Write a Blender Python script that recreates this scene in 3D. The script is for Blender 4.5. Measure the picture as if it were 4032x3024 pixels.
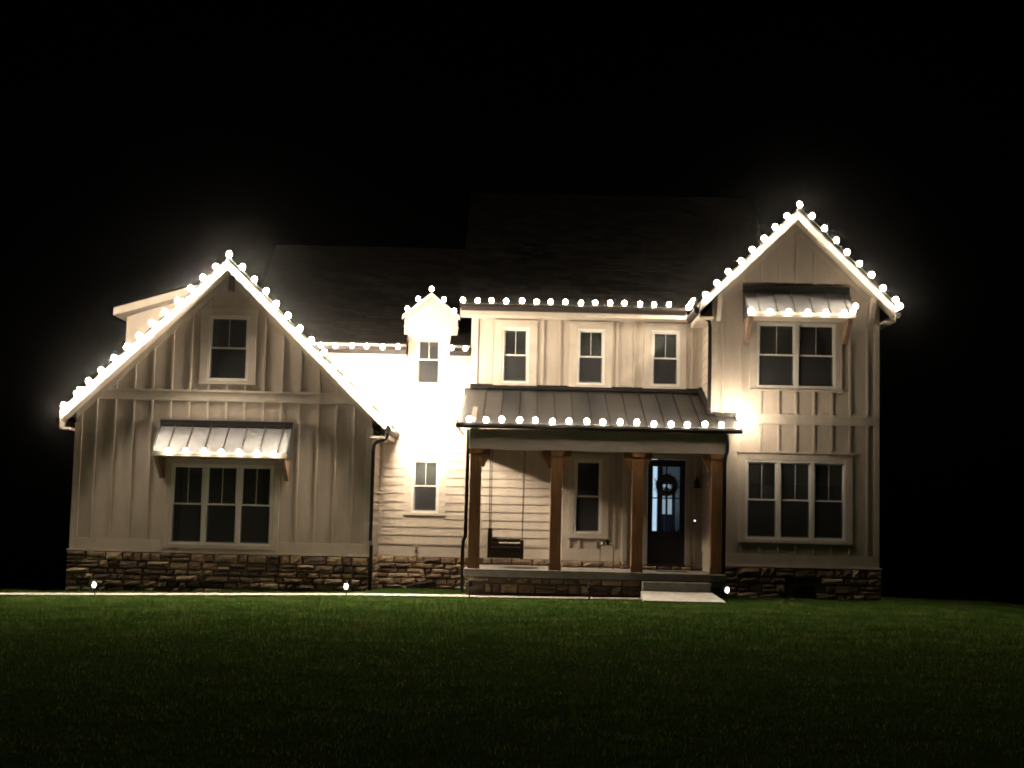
import bpy, bmesh, math, random
import numpy as np
from mathutils import Vector, Matrix, noise
from mathutils.geometry import tessellate_polygon
random.seed(7); np.random.seed(7)
S = bpy.context.scene
for o in list(bpy.data.objects): bpy.data.objects.remove(o)

# ------------------------------------------------------------------ camera, sky, exposure
FPX, YAW, PITCH, ROLL = 5846.0, math.radians(0.7373), math.radians(5.3717), math.radians(1.3628)
fw = Vector((-math.sin(YAW)*math.cos(PITCH), math.cos(YAW)*math.cos(PITCH), math.sin(PITCH)))
rt = Vector((math.cos(YAW), math.sin(YAW), 0)); up = rt.cross(fw)
r2 = math.cos(ROLL)*rt + math.sin(ROLL)*up; u2 = -math.sin(ROLL)*rt + math.cos(ROLL)*up
cd = bpy.data.cameras.new('camera'); cam = bpy.data.objects.new('camera', cd); S.collection.objects.link(cam)
M3 = Matrix((r2, u2, -fw)).transposed()
cam.matrix_world = Matrix.Translation((0, -32, 1.775)) @ M3.to_4x4()
cd.sensor_width = 36; cd.lens = 36*FPX/4032; cd.clip_end = 3000; cd.clip_start = 0.1
S.camera = cam

W = bpy.data.worlds.new('World'); S.world = W; W.use_nodes = True
wn = W.node_tree; wn.nodes.clear()
wo = wn.nodes.new('ShaderNodeOutputWorld'); bg = wn.nodes.new('ShaderNodeBackground'); sk = wn.nodes.new('ShaderNodeTexSky')
sk.sky_type = 'NISHITA'; sk.sun_disc = False; sk.sun_elevation = math.radians(4); sk.sun_rotation = math.radians(200)
bg.inputs['Strength'].default_value = 0.00002
wn.links.new(sk.outputs[0], bg.inputs[0]); wn.links.new(bg.outputs[0], wo.inputs[0])

S.view_settings.view_transform = 'Standard'; S.view_settings.look = 'None'
S.view_settings.exposure = 0.32; S.view_settings.gamma = 1.0
S.render.engine = 'CYCLES'
S.cycles.use_denoising = True
S.cycles.use_light_tree = True
S.cycles.max_bounces = 7; S.cycles.diffuse_bounces = 4; S.cycles.glossy_bounces = 3
S.cycles.sample_clamp_indirect = 6
S.cycles.caustics_reflective = False; S.cycles.caustics_refractive = False
S.cycles.filter_width = 1.8

P_RAKE, P_RAKE2, P_SIDE, P_ROW, P_AWN, P_PORCH, P_CLIMB, P_CLIMB2, P_DORMER = 1620.0, 720.0, 1120.0, 110.0, 44.0, 165.0, 55.0, 270.0, 30.0    # bulb radiance of the different strings
BULB_R = 0.053

# ------------------------------------------------------------------ materials
def mat(name, col=(.8, .8, .8), rough=.6, metal=0, build=None, **kw):
    m = bpy.data.materials.new(name); m.use_nodes = True
    nt = m.node_tree; b = nt.nodes['Principled BSDF']
    b.inputs['Base Color'].default_value = (*col, 1); b.inputs['Roughness'].default_value = rough; b.inputs['Metallic'].default_value = metal
    for k, v in kw.items(): b.inputs[k.replace('_', ' ')].default_value = v
    if build: build(nt, b)
    return m
def N(nt, t, **kw):
    n = nt.nodes.new(t)
    for k, v in kw.items():
        if k in n.inputs: n.inputs[k].default_value = v
        else: setattr(n, k, v)
    return n
def coords(nt, scale=(1, 1, 1)):
    g = N(nt, 'ShaderNodeNewGeometry'); mp = N(nt, 'ShaderNodeMapping'); mp.inputs['Scale'].default_value = scale
    nt.links.new(g.outputs['Position'], mp.inputs[0]); return mp.outputs[0]
def grain(c0, c1, sc=(6, 6, 6), nscale=3.0, bump=.2, bscale=(60, 60, 60), dist=.01, objvar=0.0, rr=None):
    def f(nt, b):
        n = N(nt, 'ShaderNodeTexNoise', Scale=nscale, Detail=7.0, Roughness=.6); nt.links.new(coords(nt, sc), n.inputs['Vector'])
        r = N(nt, 'ShaderNodeValToRGB'); r.color_ramp.elements[0].position = .3; r.color_ramp.elements[1].position = .7
        r.color_ramp.elements[0].color = (*c0, 1); r.color_ramp.elements[1].color = (*c1, 1)
        nt.links.new(n.outputs[0], r.inputs[0]); col = r.outputs[0]
        if objvar:
            oi = N(nt, 'ShaderNodeObjectInfo'); hs = N(nt, 'ShaderNodeHueSaturation')
            mr = N(nt, 'ShaderNodeMapRange'); mr.inputs['To Min'].default_value = 1-objvar; mr.inputs['To Max'].default_value = 1+objvar
            nt.links.new(oi.outputs['Random'], mr.inputs[0]); nt.links.new(mr.outputs[0], hs.inputs['Value']); nt.links.new(col, hs.inputs['Color']); col = hs.outputs[0]
        nt.links.new(col, b.inputs['Base Color'])
        n2 = N(nt, 'ShaderNodeTexNoise', Scale=1.0, Detail=5.0, Roughness=.6); nt.links.new(coords(nt, bscale), n2.inputs['Vector'])
        bp = N(nt, 'ShaderNodeBump', Strength=bump, Distance=dist); nt.links.new(n2.outputs[0], bp.inputs['Height']); nt.links.new(bp.outputs[0], b.inputs['Normal'])
        if rr:
            m2 = N(nt, 'ShaderNodeMapRange'); m2.inputs['To Min'].default_value = rr[0]; m2.inputs['To Max'].default_value = rr[1]
            nt.links.new(n.outputs[0], m2.inputs[0]); nt.links.new(m2.outputs[0], b.inputs['Roughness'])
    return f
M_SIDE = mat('painted_siding', rough=.7, build=grain((.32, .275, .228), (.41, .355, .298), (1.2, 1.2, .5), 2.2, .25, (25, 25, 120), .004, .03))
M_TRIM = mat('painted_trim', rough=.55, build=grain((.37, .325, .273), (.44, .39, .33), (2, 2, 2), 2, .12, (50, 50, 50), .003, .02))
M_VINYL = mat('window_vinyl', (.55, .54, .51), .4)
M_WOOD = mat('stained_cedar', rough=.55, build=grain((.19, .088, .038), (.36, .18, .082), (14, 14, 1.2), 2.2, .4, (70, 70, 6), .006, .12))
M_BRKT = mat('weathered_timber', rough=.7, build=grain((.10, .055, .035), (.18, .11, .07), (14, 14, 1.2), 2.2, .4, (70, 70, 6), .006, .1))
M_WOODD = mat('dark_stained_wood', rough=.5, build=grain((.010, .006, .005), (.028, .016, .011), (20, 4, 20), 2, .3, (70, 20, 70), .004, .15))
M_BRONZE = mat('bronze_aluminium', (.011, .008, .007), .55, 0, Specular_IOR_Level=.22)
M_STANDM = mat('standing_seam_steel', rough=.42, metal=.75, build=grain((.045, .046, .048), (.09, .092, .096), (1.5, 1.5, 1.5), 1.6, .35, (4, 4, 4), .02, .06, (.34, .52)))
def shingle_build(nt, b):
    g = N(nt, 'ShaderNodeNewGeometry'); sp = N(nt, 'ShaderNodeSeparateXYZ'); nt.links.new(g.outputs['Position'], sp.inputs[0])
    ad = N(nt, 'ShaderNodeMath', operation='ADD'); nt.links.new(sp.outputs[0], ad.inputs[0]); nt.links.new(sp.outputs[1], ad.inputs[1])
    ml = N(nt, 'ShaderNodeMath', operation='MULTIPLY'); ml.inputs[1].default_value = 1.55; nt.links.new(sp.outputs[2], ml.inputs[0])
    cb = N(nt, 'ShaderNodeCombineXYZ'); nt.links.new(ad.outputs[0], cb.inputs[0]); nt.links.new(ml.outputs[0], cb.inputs[1])
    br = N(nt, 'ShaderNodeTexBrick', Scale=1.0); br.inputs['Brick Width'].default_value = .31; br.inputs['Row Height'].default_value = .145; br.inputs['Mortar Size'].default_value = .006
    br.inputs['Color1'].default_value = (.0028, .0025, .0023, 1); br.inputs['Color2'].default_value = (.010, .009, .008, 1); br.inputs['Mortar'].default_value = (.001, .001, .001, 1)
    nt.links.new(cb.outputs[0], br.inputs['Vector'])
    n = N(nt, 'ShaderNodeTexNoise', Scale=1.0, Detail=6.0, Roughness=.7); nt.links.new(coords(nt, (55, 55, 55)), n.inputs['Vector'])
    mr = N(nt, 'ShaderNodeMapRange'); mr.inputs['From Min'].default_value = .3; mr.inputs['From Max'].default_value = .7; mr.inputs['To Min'].default_value = .5; mr.inputs['To Max'].default_value = 1.4
    nt.links.new(n.outputs[0], mr.inputs[0]); mx = N(nt, 'ShaderNodeVectorMath', operation='SCALE'); nt.links.new(br.outputs[0], mx.inputs[0]); nt.links.new(mr.outputs[0], mx.inputs['Scale'])
    nt.links.new(mx.outputs[0], b.inputs['Base Color'])
    bp = N(nt, 'ShaderNodeBump', Strength=.8, Distance=.012); bp.invert = True; nt.links.new(br.outputs['Fac'], bp.inputs['Height']); nt.links.new(bp.outputs[0], b.inputs['Normal'])
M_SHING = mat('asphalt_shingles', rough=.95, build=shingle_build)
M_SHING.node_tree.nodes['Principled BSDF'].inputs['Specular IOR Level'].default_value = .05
M_MORT = mat('dark_mortar', rough=.95, build=grain((.045, .033, .025), (.08, .062, .048), (10, 10, 10), 3, .5, (60, 60, 60), .01))
def stone_build(nt, b):
    oi = N(nt, 'ShaderNodeObjectInfo'); r = N(nt, 'ShaderNodeValToRGB'); cr = r.color_ramp; cr.interpolation = 'CONSTANT'
    pal = [(.20, .135, .085), (.28, .195, .125), (.13, .09, .065), (.34, .255, .17), (.22, .145, .095), (.15, .108, .08), (.38, .285, .19), (.17, .108, .072), (.11, .078, .06), (.25, .17, .11)]
    while len(cr.elements) < len(pal): cr.elements.new(.5)
    for i, c in enumerate(pal): cr.elements[i].position = i/len(pal); cr.elements[i].color = (*c, 1)
    nt.links.new(oi.outputs['Random'], r.inputs[0])
    n = N(nt, 'ShaderNodeTexNoise', Scale=1.0, Detail=8.0, Roughness=.65); nt.links.new(coords(nt, (13, 13, 22)), n.inputs['Vector'])
    mr = N(nt, 'ShaderNodeMapRange'); mr.inputs['From Min'].default_value = .3; mr.inputs['From Max'].default_value = .7; mr.inputs['To Min'].default_value = .5; mr.inputs['To Max'].default_value = 1.35
    nt.links.new(n.outputs[0], mr.inputs[0]); mx = N(nt, 'ShaderNodeVectorMath', operation='SCALE')
    nt.links.new(r.outputs[0], mx.inputs[0]); nt.links.new(mr.outputs[0], mx.inputs['Scale']); nt.links.new(mx.outputs[0], b.inputs['Base Color'])
    bp = N(nt, 'ShaderNodeBump', Strength=.9, Distance=.02); nt.links.new(n.outputs[0], bp.inputs['Height']); nt.links.new(bp.outputs[0], b.inputs['Normal'])
M_STONE = mat('ledge_stone', rough=.85, build=stone_build)
M_CONC = mat('concrete', rough=.85, build=grain((.46, .44, .40), (.62, .59, .54), (2.5, 2.5, 2.5), 2.5, .4, (70, 70, 70), .004))
M_CONCD = mat('darker_concrete', rough=.85, build=grain((.20, .185, .165), (.31, .29, .26), (2.5, 2.5, 2.5), 2.5, .4, (70, 70, 70), .004))  # same concrete in a darker tone, for porch floor and step
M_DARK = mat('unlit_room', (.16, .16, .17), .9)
M_BLIND = mat('blind_slats', (.42, .43, .40), .6)
def screen_build(nt, b):
    out = nt.nodes['Material Output']; b.inputs['Base Color'].default_value = (.026, .026, .028, 1); b.inputs['Roughness'].default_value = .8
    t = N(nt, 'ShaderNodeBsdfTransparent'); mx = N(nt, 'ShaderNodeMixShader'); mx.inputs[0].default_value = .36
    nt.links.new(t.outputs[0], mx.inputs[1]); nt.links.new(b.outputs[0], mx.inputs[2]); nt.links.new(mx.outputs[0], out.inputs[0])
M_SCREEN = mat('insect_screen', build=screen_build)
M_BLACK = mat('black_paint', (.012, .012, .013), .35)
M_BLKMETAL = mat('black_metal', (.015, .015, .015), .4, .6)
M_DOORIN = mat('room_white', (.75, .76, .78), .6)
M_NAVY = mat('dark_blue_cabinet', (.025, .03, .06), .5)
M_FLASH = mat('black_flashing', (.007, .006, .006), .55, 0, Specular_IOR_Level=.25)
M_CORD = mat('dark_cord', (.012, .016, .012), .6)
def glass_build(nt, b):
    nt.nodes.remove(b); out = nt.nodes['Material Output']
    t = N(nt, 'ShaderNodeBsdfTransparent'); t.inputs[0].default_value = (.78, .82, .82, 1)
    g = N(nt, 'ShaderNodeBsdfGlossy', Roughness=.02); g.inputs[0].default_value = (.9, .95, .95, 1); f = N(nt, 'ShaderNodeFresnel', IOR=1.5); mx = N(nt, 'ShaderNodeMixShader')
    nt.links.new(f.outputs[0], mx.inputs[0]); nt.links.new(t.outputs[0], mx.inputs[1]); nt.links.new(g.outputs[0], mx.inputs[2])
    d = N(nt, 'ShaderNodeBsdfDiffuse'); d.inputs[0].default_value = (.55, .58, .56, 1); m2 = N(nt, 'ShaderNodeMixShader')   # patchy pale diffuse film that greys the pane
    nz = N(nt, 'ShaderNodeTexNoise', Scale=1.0, Detail=4.0); nt.links.new(coords(nt, (2.5, 2.5, 1.6)), nz.inputs['Vector'])
    mr = N(nt, 'ShaderNodeMapRange'); mr.inputs['From Min'].default_value = .3; mr.inputs['From Max'].default_value = .75; mr.inputs['To Min'].default_value = .01; mr.inputs['To Max'].default_value = .09
    nt.links.new(nz.outputs[0], mr.inputs[0]); nt.links.new(mr.outputs[0], m2.inputs[0]); nt.links.new(mx.outputs[0], m2.inputs[1]); nt.links.new(d.outputs[0], m2.inputs[2])
    nt.links.new(m2.outputs[0], out.inputs[0])
M_GLASS = mat('window_glass', build=glass_build)
def emit(name, col, st, base=(.8, .8, .8)):
    m = mat(name, base, .4); b = m.node_tree.nodes['Principled BSDF']
    b.inputs['Emission Color'].default_value = (*col, 1); b.inputs['Emission Strength'].default_value = st
    return m
M_STAKEL = emit('stake_lamp_lens', (.93, .97, 1.0), 9.0)
M_BELL = emit('doorbell_ring', (.75, .45, 1.0), 2.2)
M_ROOMLAMP = emit('room_lamp', (.72, .85, 1.0), 26.0)

# ------------------------------------------------------------------ mesh helpers (world coordinates)
class MB:
    def __init__(s): s.v = []; s.f = []
    def poly(s, pts):
        b = len(s.v); s.v += [tuple(p) for p in pts]; s.f.append(tuple(range(b, b+len(pts)))); return s
    def box(s, x0, x1, y0, y1, z0, z1):
        b = len(s.v)
        s.v += [(x0, y0, z0), (x1, y0, z0), (x1, y1, z0), (x0, y1, z0), (x0, y0, z1), (x1, y0, z1), (x1, y1, z1), (x0, y1, z1)]
        for q in ((0, 3, 2, 1), (4, 5, 6, 7), (0, 1, 5, 4), (1, 2, 6, 5), (2, 3, 7, 6), (3, 0, 4, 7)): s.f.append(tuple(b+i for i in q))
        return s
    def prism(s, pts, d):          # pts: list of 3D points (planar), d: extrusion vector
        n = len(pts); b = len(s.v); d = Vector(d)
        s.v += [tuple(p) for p in pts] + [tuple(Vector(p)+d) for p in pts]
        s.f.append(tuple(range(b, b+n))); s.f.append(tuple(range(b+2*n-1, b+n-1, -1)))
        for i in range(n): j = (i+1) % n; s.f.append((b+j, b+i, b+n+i, b+n+j))
        return s
    def tube(s, path, r, n=8, caps=True):
        path = [Vector(p) for p in path]; rings = []; b = len(s.v); ref = Vector((0, 0, 1))
        for i, p in enumerate(path):
            t = (path[min(i+1, len(path)-1)]-path[max(i-1, 0)]).normalized()
            a = t.cross(ref)
            if a.length < .05: a = t.cross(Vector((1, 0, 0)))
            a.normalize(); c = t.cross(a)
            rad = r[i] if isinstance(r, (list, tuple)) else r
            for k in range(n):
                th = 2*math.pi*k/n; s.v.append(tuple(p+a*math.cos(th)*rad+c*math.sin(th)*rad))
        for i in range(len(path)-1):
            for k in range(n): s.f.append((b+i*n+k, b+i*n+(k+1) % n, b+(i+1)*n+(k+1) % n, b+(i+1)*n+k))
        if caps: s.f.append(tuple(b+k for k in range(n-1, -1, -1))); s.f.append(tuple(b+(len(path)-1)*n+k for k in range(n)))
        return s
    def rtube(s, path, w, h):      # rectangular tube in XZ-ish planes (w across path in-plane, h along Y)
        path = [Vector(p) for p in path]; b = len(s.v); Y = Vector((0, 1, 0))
        for i, p in enumerate(path):
            t = (path[min(i+1, len(path)-1)]-path[max(i-1, 0)]).normalized(); a = t.cross(Y).normalized(); c = Y
            for sa, sc in ((-1, -1), (1, -1), (1, 1), (-1, 1)): s.v.append(tuple(p+a*sa*w/2+c*sc*h/2))
        for i in range(len(path)-1):
            for k in range(4): s.f.append((b+i*4+k, b+i*4+(k+1) % 4, b+(i+1)*4+(k+1) % 4, b+(i+1)*4+k))
        s.f.append((b+3, b+2, b+1, b)); e = b+(len(path)-1)*4; s.f.append((e, e+1, e+2, e+3)); return s
    def build(s, name, m, parent=None, smooth=False, bevel=0, loc=None):
        me = bpy.data.meshes.new(name)
        me.from_pydata(s.v, [], s.f); me.validate(); me.materials.append(m)
        bm = bmesh.new(); bm.from_mesh(me); bmesh.ops.recalc_face_normals(bm, faces=bm.faces)
        if loc is not None: bmesh.ops.translate(bm, verts=bm.verts, vec=-Vector(loc))
        bm.to_mesh(me); bm.free()
        if smooth: me.polygons.foreach_set('use_smooth', [True]*len(me.polygons))
        o = link(name, me, parent)
        if loc is not None: place(o, loc)
        if bevel:
            bv = o.modifiers.new('bevel', 'BEVEL'); bv.width = bevel; bv.segments = 2; bv.limit_method = 'ANGLE'
        return o
WP = {}                                     # world positions (nothing is rotated)
def wpos(o): return WP.get(o.name, Vector((0, 0, 0)))
def link(name, data, parent=None):
    o = bpy.data.objects.new(name, data); S.collection.objects.link(o)
    if parent is not None:
        o.parent = parent; o.location = -wpos(parent)
    WP[o.name] = Vector((0, 0, 0)); return o
def place(o, loc):
    loc = Vector(loc); o.location = loc - (wpos(o.parent) if o.parent else Vector((0, 0, 0))); WP[o.name] = loc
def thing(name, label, cat, loc=(0, 0, 0), group=None):
    o = link(name, None); place(o, loc); o['label'] = label; o['category'] = cat
    if group: o['group'] = group
    return o
def box(name, m, parent, *b, bevel=0): return MB().box(*b).build(name, m, parent, bevel=bevel)

def wall_xz(name, m, parent, outline, holes, y, t=.12):
    """wall in the XZ plane, front face at y, thickness t, with rectangular holes (x0,x1,z0,z1)"""
    loops = [[Vector((a, y, c)) for a, c in outline]]
    for (a, b, c, d) in holes: loops.append([Vector((a, y, c)), Vector((a, y, d)), Vector((b, y, d)), Vector((b, y, c))])
    tris = tessellate_polygon(loops); P = [p for l in loops for p in l]
    mb = MB(); mb.v = [tuple(p) for p in P]+[(p.x, y+t, p.z) for p in P]; n = len(P)
    for q in tris: mb.f.append(tuple(q)); mb.f.append(tuple(n+i for i in reversed(q)))
    b = 0
    for l in loops:
        k = len(l)
        for i in range(k): j = (i+1) % k; mb.f.append((b+i, b+j, n+b+j, n+b+i))
        b += k
    return mb.build(name, m, parent)

# ------------------------------------------------------------------ ground
gx = [-400, -60, -30, -12, -9.8, -3.4, 0, 4, 7.5, 10.6, 14, 30, 60, 400]
gz = [-8, -1.2, 0, .06, .10, .25, .28, .32, .335, .25, .12, -.3, -1.2, -8]
def ground_z(x, y):
    z = np.interp(x, gx, gz)
    y = np.asarray(y, float)
    f = np.clip((-y-3)/12, 0, 1); z = z*(1-f*.8)+.22*f*.8
    z = z - np.where(y > 1.5, (y-1.5)*.11, 0)
    return z
xs = np.array(sorted(set([-400, -200, -100, -60] + list(np.arange(-40, 41, .5)) + [60, 100, 200, 400])))
ys = np.array(sorted(set([-200, -100, -60] + list(np.arange(-40, 20.1, .5)) + [25, 35, 60, 120, 300, 600])))
GX, GY = np.meshgrid(xs, ys); GZ = ground_z(GX, GY)
rng = np.random.RandomState(3)
GZ = GZ + .012*np.sin(GX*1.7+GY*.6)*np.sin(GY*1.3-.4*GX)
nv = GX.size; me = bpy.data.meshes.new('ground'); W_ = len(xs); H_ = len(ys)
co = np.stack([GX.ravel(), GY.ravel(), GZ.ravel()], 1)
fc = [(j*W_+i, j*W_+i+1, (j+1)*W_+i+1, (j+1)*W_+i) for j in range(H_-1) for i in range(W_-1)]
me.from_pydata(co.tolist(), [], fc)
M_GROUND = mat('lawn_soil', rough=.95, build=grain((.012, .022, .006), (.035, .05, .014), (2.5, 2.5, 2.5), 1.6, .8, (45, 45, 45), .03))
M_GROUND.node_tree.nodes['Principled BSDF'].inputs['Specular IOR Level'].default_value = 0; me.materials.append(M_GROUND); g = link('ground', me); g['kind'] = 'structure'
me.polygons.foreach_set('use_smooth', [True]*len(me.polygons))

def blades(name, n, xr, yr, h, w, m, keep=None, pw=1.0):
    r = np.random.RandomState(11+n % 97)
    x = r.uniform(*xr, n); y = yr[1]-(yr[1]-yr[0])*r.uniform(0, 1, n)**pw
    if keep is not None: k = keep(x, y); x = x[k]; y = y[k]; n = len(x)
    pn = np.sin(x*2.3+1.2*np.sin(y*1.9))*np.sin(y*2.9+1.1*np.sin(x*1.4))
    hh = r.uniform(h*.5, h*1.15, n)*(1+.22*pn); a = r.uniform(0, 2*math.pi, n); ww = w*r.uniform(.6, 1.3, n)
    lean = r.uniform(0, .75, n)*hh; la = r.uniform(0, 2*math.pi, n)
    z = ground_z(x, y)+.012*np.sin(x*1.7+y*.6)*np.sin(y*1.3-.4*x)-.006
    v = np.empty((n, 3, 3))
    v[:, 0] = np.stack([x-np.cos(a)*ww, y-np.sin(a)*ww, z], 1); v[:, 1] = np.stack([x+np.cos(a)*ww, y+np.sin(a)*ww, z], 1)
    v[:, 2] = np.stack([x+np.cos(la)*lean, y+np.sin(la)*lean, z+hh], 1)
    me = bpy.data.meshes.new(name); me.vertices.add(3*n); me.loops.add(3*n); me.polygons.add(n)
    me.vertices.foreach_set('co', v.ravel()); me.loops.foreach_set('vertex_index', np.arange(3*n, dtype=np.int32))
    me.polygons.foreach_set('loop_start', np.arange(0, 3*n, 3, dtype=np.int32)); me.polygons.foreach_set('loop_total', np.full(n, 3, np.int32))
    me.update(); me.materials.append(m); o = link(name, me); o['kind'] = 'stuff'; return o
def grass_build(nt, b):
    n = N(nt, 'ShaderNodeTexNoise', Scale=1.0, Detail=6.0, Roughness=.7); nt.links.new(coords(nt, (1.1, 1.6, 0)), n.inputs['Vector'])
    n3 = N(nt, 'ShaderNodeTexNoise', Scale=1.0, Detail=3.0); nt.links.new(coords(nt, (40, 40, 0)), n3.inputs['Vector'])
    ad = N(nt, 'ShaderNodeMath', operation='ADD'); ml = N(nt, 'ShaderNodeMath', operation='MULTIPLY'); ml.inputs[1].default_value = .5
    nt.links.new(n3.outputs[0], ml.inputs[0]); nt.links.new(n.outputs[0], ad.inputs[0]); nt.links.new(ml.outputs[0], ad.inputs[1])
    r = N(nt, 'ShaderNodeValToRGB'); cr = r.color_ramp
    cr.elements[0].position = .60; cr.elements[0].color = (.032, .085, .012, 1); cr.elements[1].position = .90; cr.elements[1].color = (.17, .205, .06, 1)
    e = cr.elements.new(.74); e.color = (.068, .14, .026, 1)
    nt.links.new(ad.outputs[0], r.inputs[0]); nt.links.new(r.outputs[0], b.inputs['Base Color'])
    g = N(nt, 'ShaderNodeNewGeometry'); vm = N(nt, 'ShaderNodeVectorMath', operation='SCALE'); vm.inputs['Scale'].default_value = .08
    va = N(nt, 'ShaderNodeVectorMath', operation='ADD'); va.inputs[1].default_value = (0, 0, 1); vn = N(nt, 'ShaderNodeVectorMath', operation='NORMALIZE')
    nt.links.new(g.outputs['Normal'], vm.inputs[0]); nt.links.new(vm.outputs[0], va.inputs[0]); nt.links.new(va.outputs[0], vn.inputs[0]); nt.links.new(vn.outputs[0], b.inputs['Normal'])
    b.inputs['Specular IOR Level'].default_value = 0; b.inputs['Roughness'].default_value = 1
    tl = N(nt, 'ShaderNodeBsdfTranslucent'); nt.links.new(r.outputs[0], tl.inputs[0]); out = nt.nodes['Material Output']
    ws_ = N(nt, 'ShaderNodeMixShader'); ws_.inputs[0].default_value = .10; nt.links.new(b.outputs[0], ws_.inputs[1]); nt.links.new(tl.outputs[0], ws_.inputs[2]); nt.links.new(ws_.outputs[0], out.inputs[0])
M_GRASS = mat('grass_blades', rough=.6, build=grass_build)
WALK_Y0, WALK_Y1 = -2.15, -1.35
def lawn_keep(x, y):
    zed = ~((y > -.15) & (x > -9.95) & (x < -3.3)) & ~((y > -1.5) & (x > -3.4) & (x < 4.1) & ((x > -1.35) | (y > 1.7))) & ~((y > -.55) & (x > 3.8) & (x < 7.5))
    walk = (y > WALK_Y0+.04*np.sin(x*5)+.02*np.sin(x*17)) & (y < WALK_Y1) & (x < 3.7)
    pad = (x > 2.3) & (x < 3.85) & (y > -2.75) & (y < -1.4)
    return zed & ~walk & ~pad
blades('grass', 330000, (-13.5, 13.5), (-13, -1.0), .06, .0035, M_GRASS, lawn_keep, 1.25)
blades('grass', 60000, (-14, 14), (-1.0, 1.6), .065, .004, M_GRASS, lawn_keep)
blades('grass', 120000, (-11, 11), (-26, -13), .05, .004, M_GRASS)

# concrete walk along the front, in poured slabs
wk = MB(); xw = -26.0
wroot = None
while xw < 2.3:
    x1 = min(xw+1.52, 2.32); zt = [float(ground_z(xx, -1.7))+.035 for xx in (xw, x1)]
    m_ = MB(); a, b = xw+.006, x1-.006
    m_.v = [(a, WALK_Y0, zt[0]-.1), (b, WALK_Y0, zt[1]-.1), (b, WALK_Y1, zt[1]-.1), (a, WALK_Y1, zt[0]-.1), (a, WALK_Y0, zt[0]), (b, WALK_Y0, zt[1]), (b, WALK_Y1, zt[1]), (a, WALK_Y1, zt[0])]
    m_.f = [(0, 3, 2, 1), (4, 5, 6, 7), (0, 1, 5, 4), (1, 2, 6, 5), (2, 3, 7, 6), (3, 0, 4, 7)]
    if wroot is None:
        wroot = bpy.data.objects.new('walkway', None); S.collection.objects.link(wroot); wroot['kind'] = 'structure'; WP['walkway'] = Vector((0, 0, 0))
    m_.build('slab', M_CONC, wroot); xw = x1

# ------------------------------------------------------------------ THE HOUSE
YL, YM, YU, YR, YP, YD = 0.0, 1.86, 1.37, -.40, -1.31, 1.05
house = thing('farmhouse', 'white two-storey farmhouse with two gables, stone base and timber porch, outlined in string lights', 'house', (-1.2, 2, .25))
H = house

def window(parent, fx0, fx1, fz0, fz1, y, units=1, casing=None, crown=False, muntin=True, blind=0, depth=1.1):
    """double-hung window: frame, sashes, muntins, panes, optional blind, dark room behind; y = wall face"""
    cx0, cx1, cz0, cz1 = casing
    mb = MB(); p = .028
    mb.box(cx0, fx0, y-p, y+.005, cz0, cz1); mb.box(fx1, cx1, y-p, y+.005, cz0, cz1)
    mb.box(fx0, fx1, y-p, y+.005, fz1, cz1); mb.box(fx0, fx1, y-p, y+.005, cz0, fz0)
    w = mb.build('window', M_TRIM, parent, bevel=.003)
    if crown: MB().box(cx0-.025, cx1+.025, y-p-.03, y-.001, cz1+.001, cz1+.035).build('crown_board', M_TRIM, w)
    MB().box(cx0-.01, cx1+.01, y-p-.022, y-p-.0005, cz0, cz0+.035).build('sill', M_TRIM, w)
    W1 = (fx1-fx0)/units; fr = .045
    for u in range(units):
        a, b = fx0+u*W1, fx0+(u+1)*W1
        m = MB(); yo = y-.02
        m.box(a, a+fr, yo, y+.10, fz0, fz1); m.box(b-fr, b, yo, y+.10, fz0, fz1)
        m.box(a+fr, b-fr, yo, y+.10, fz1-fr, fz1); m.box(a+fr, b-fr, yo, y+.10, fz0, fz0+fr)
        m.build('frame', M_VINYL, w, bevel=.004)
        ia, ib, iz0, iz1 = a+fr, b-fr, fz0+fr, fz1-fr; zm = (iz0+iz1)/2; s = .032
        for (q0, q1, yy, up_) in ((zm-.012, iz1, y+.018, 1), (iz0, zm+.018, y+.05, 0)):
            m = MB()
            m.box(ia, ia+s, yy, yy+.03, q0, q1); m.box(ib-s, ib, yy, yy+.03, q0, q1); m.box(ia+s, ib-s, yy, yy+.03, q1-s, q1); m.box(ia+s, ib-s, yy, yy+.03, q0, q0+s)
            m.build('sash', M_VINYL, w)
            MB().box(ia+s, ib-s, yy+.012, yy+.016, q0+s, q1-s).build('pane', M_GLASS, w)
            if up_ and muntin: MB().box((ia+ib)/2-.006, (ia+ib)/2+.006, yy+.004, yy+.0115, q0+s, q1-s).build('muntin', M_VINYL, w)
        MB().box(ia+.02, ib-.02, y+.012, y+.014, iz0+.01, zm-.02).build('insect_screen', M_SCREEN, w)
        if blind:
            m = MB(); z = iz1-.01; zb = iz0+(iz1-iz0)*(1-blind)
            while z > zb:
                m.poly([(ia+.005, y+.115, z-.004), (ib-.005, y+.115, z-.004), (ib-.005, y+.145, z+.012), (ia+.005, y+.145, z+.012)]); z -= .028
            bl = m.build('blind', M_BLIND, w)
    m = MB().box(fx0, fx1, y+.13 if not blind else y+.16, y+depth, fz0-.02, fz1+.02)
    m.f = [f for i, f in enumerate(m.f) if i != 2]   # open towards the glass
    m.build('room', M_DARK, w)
    return w

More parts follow.
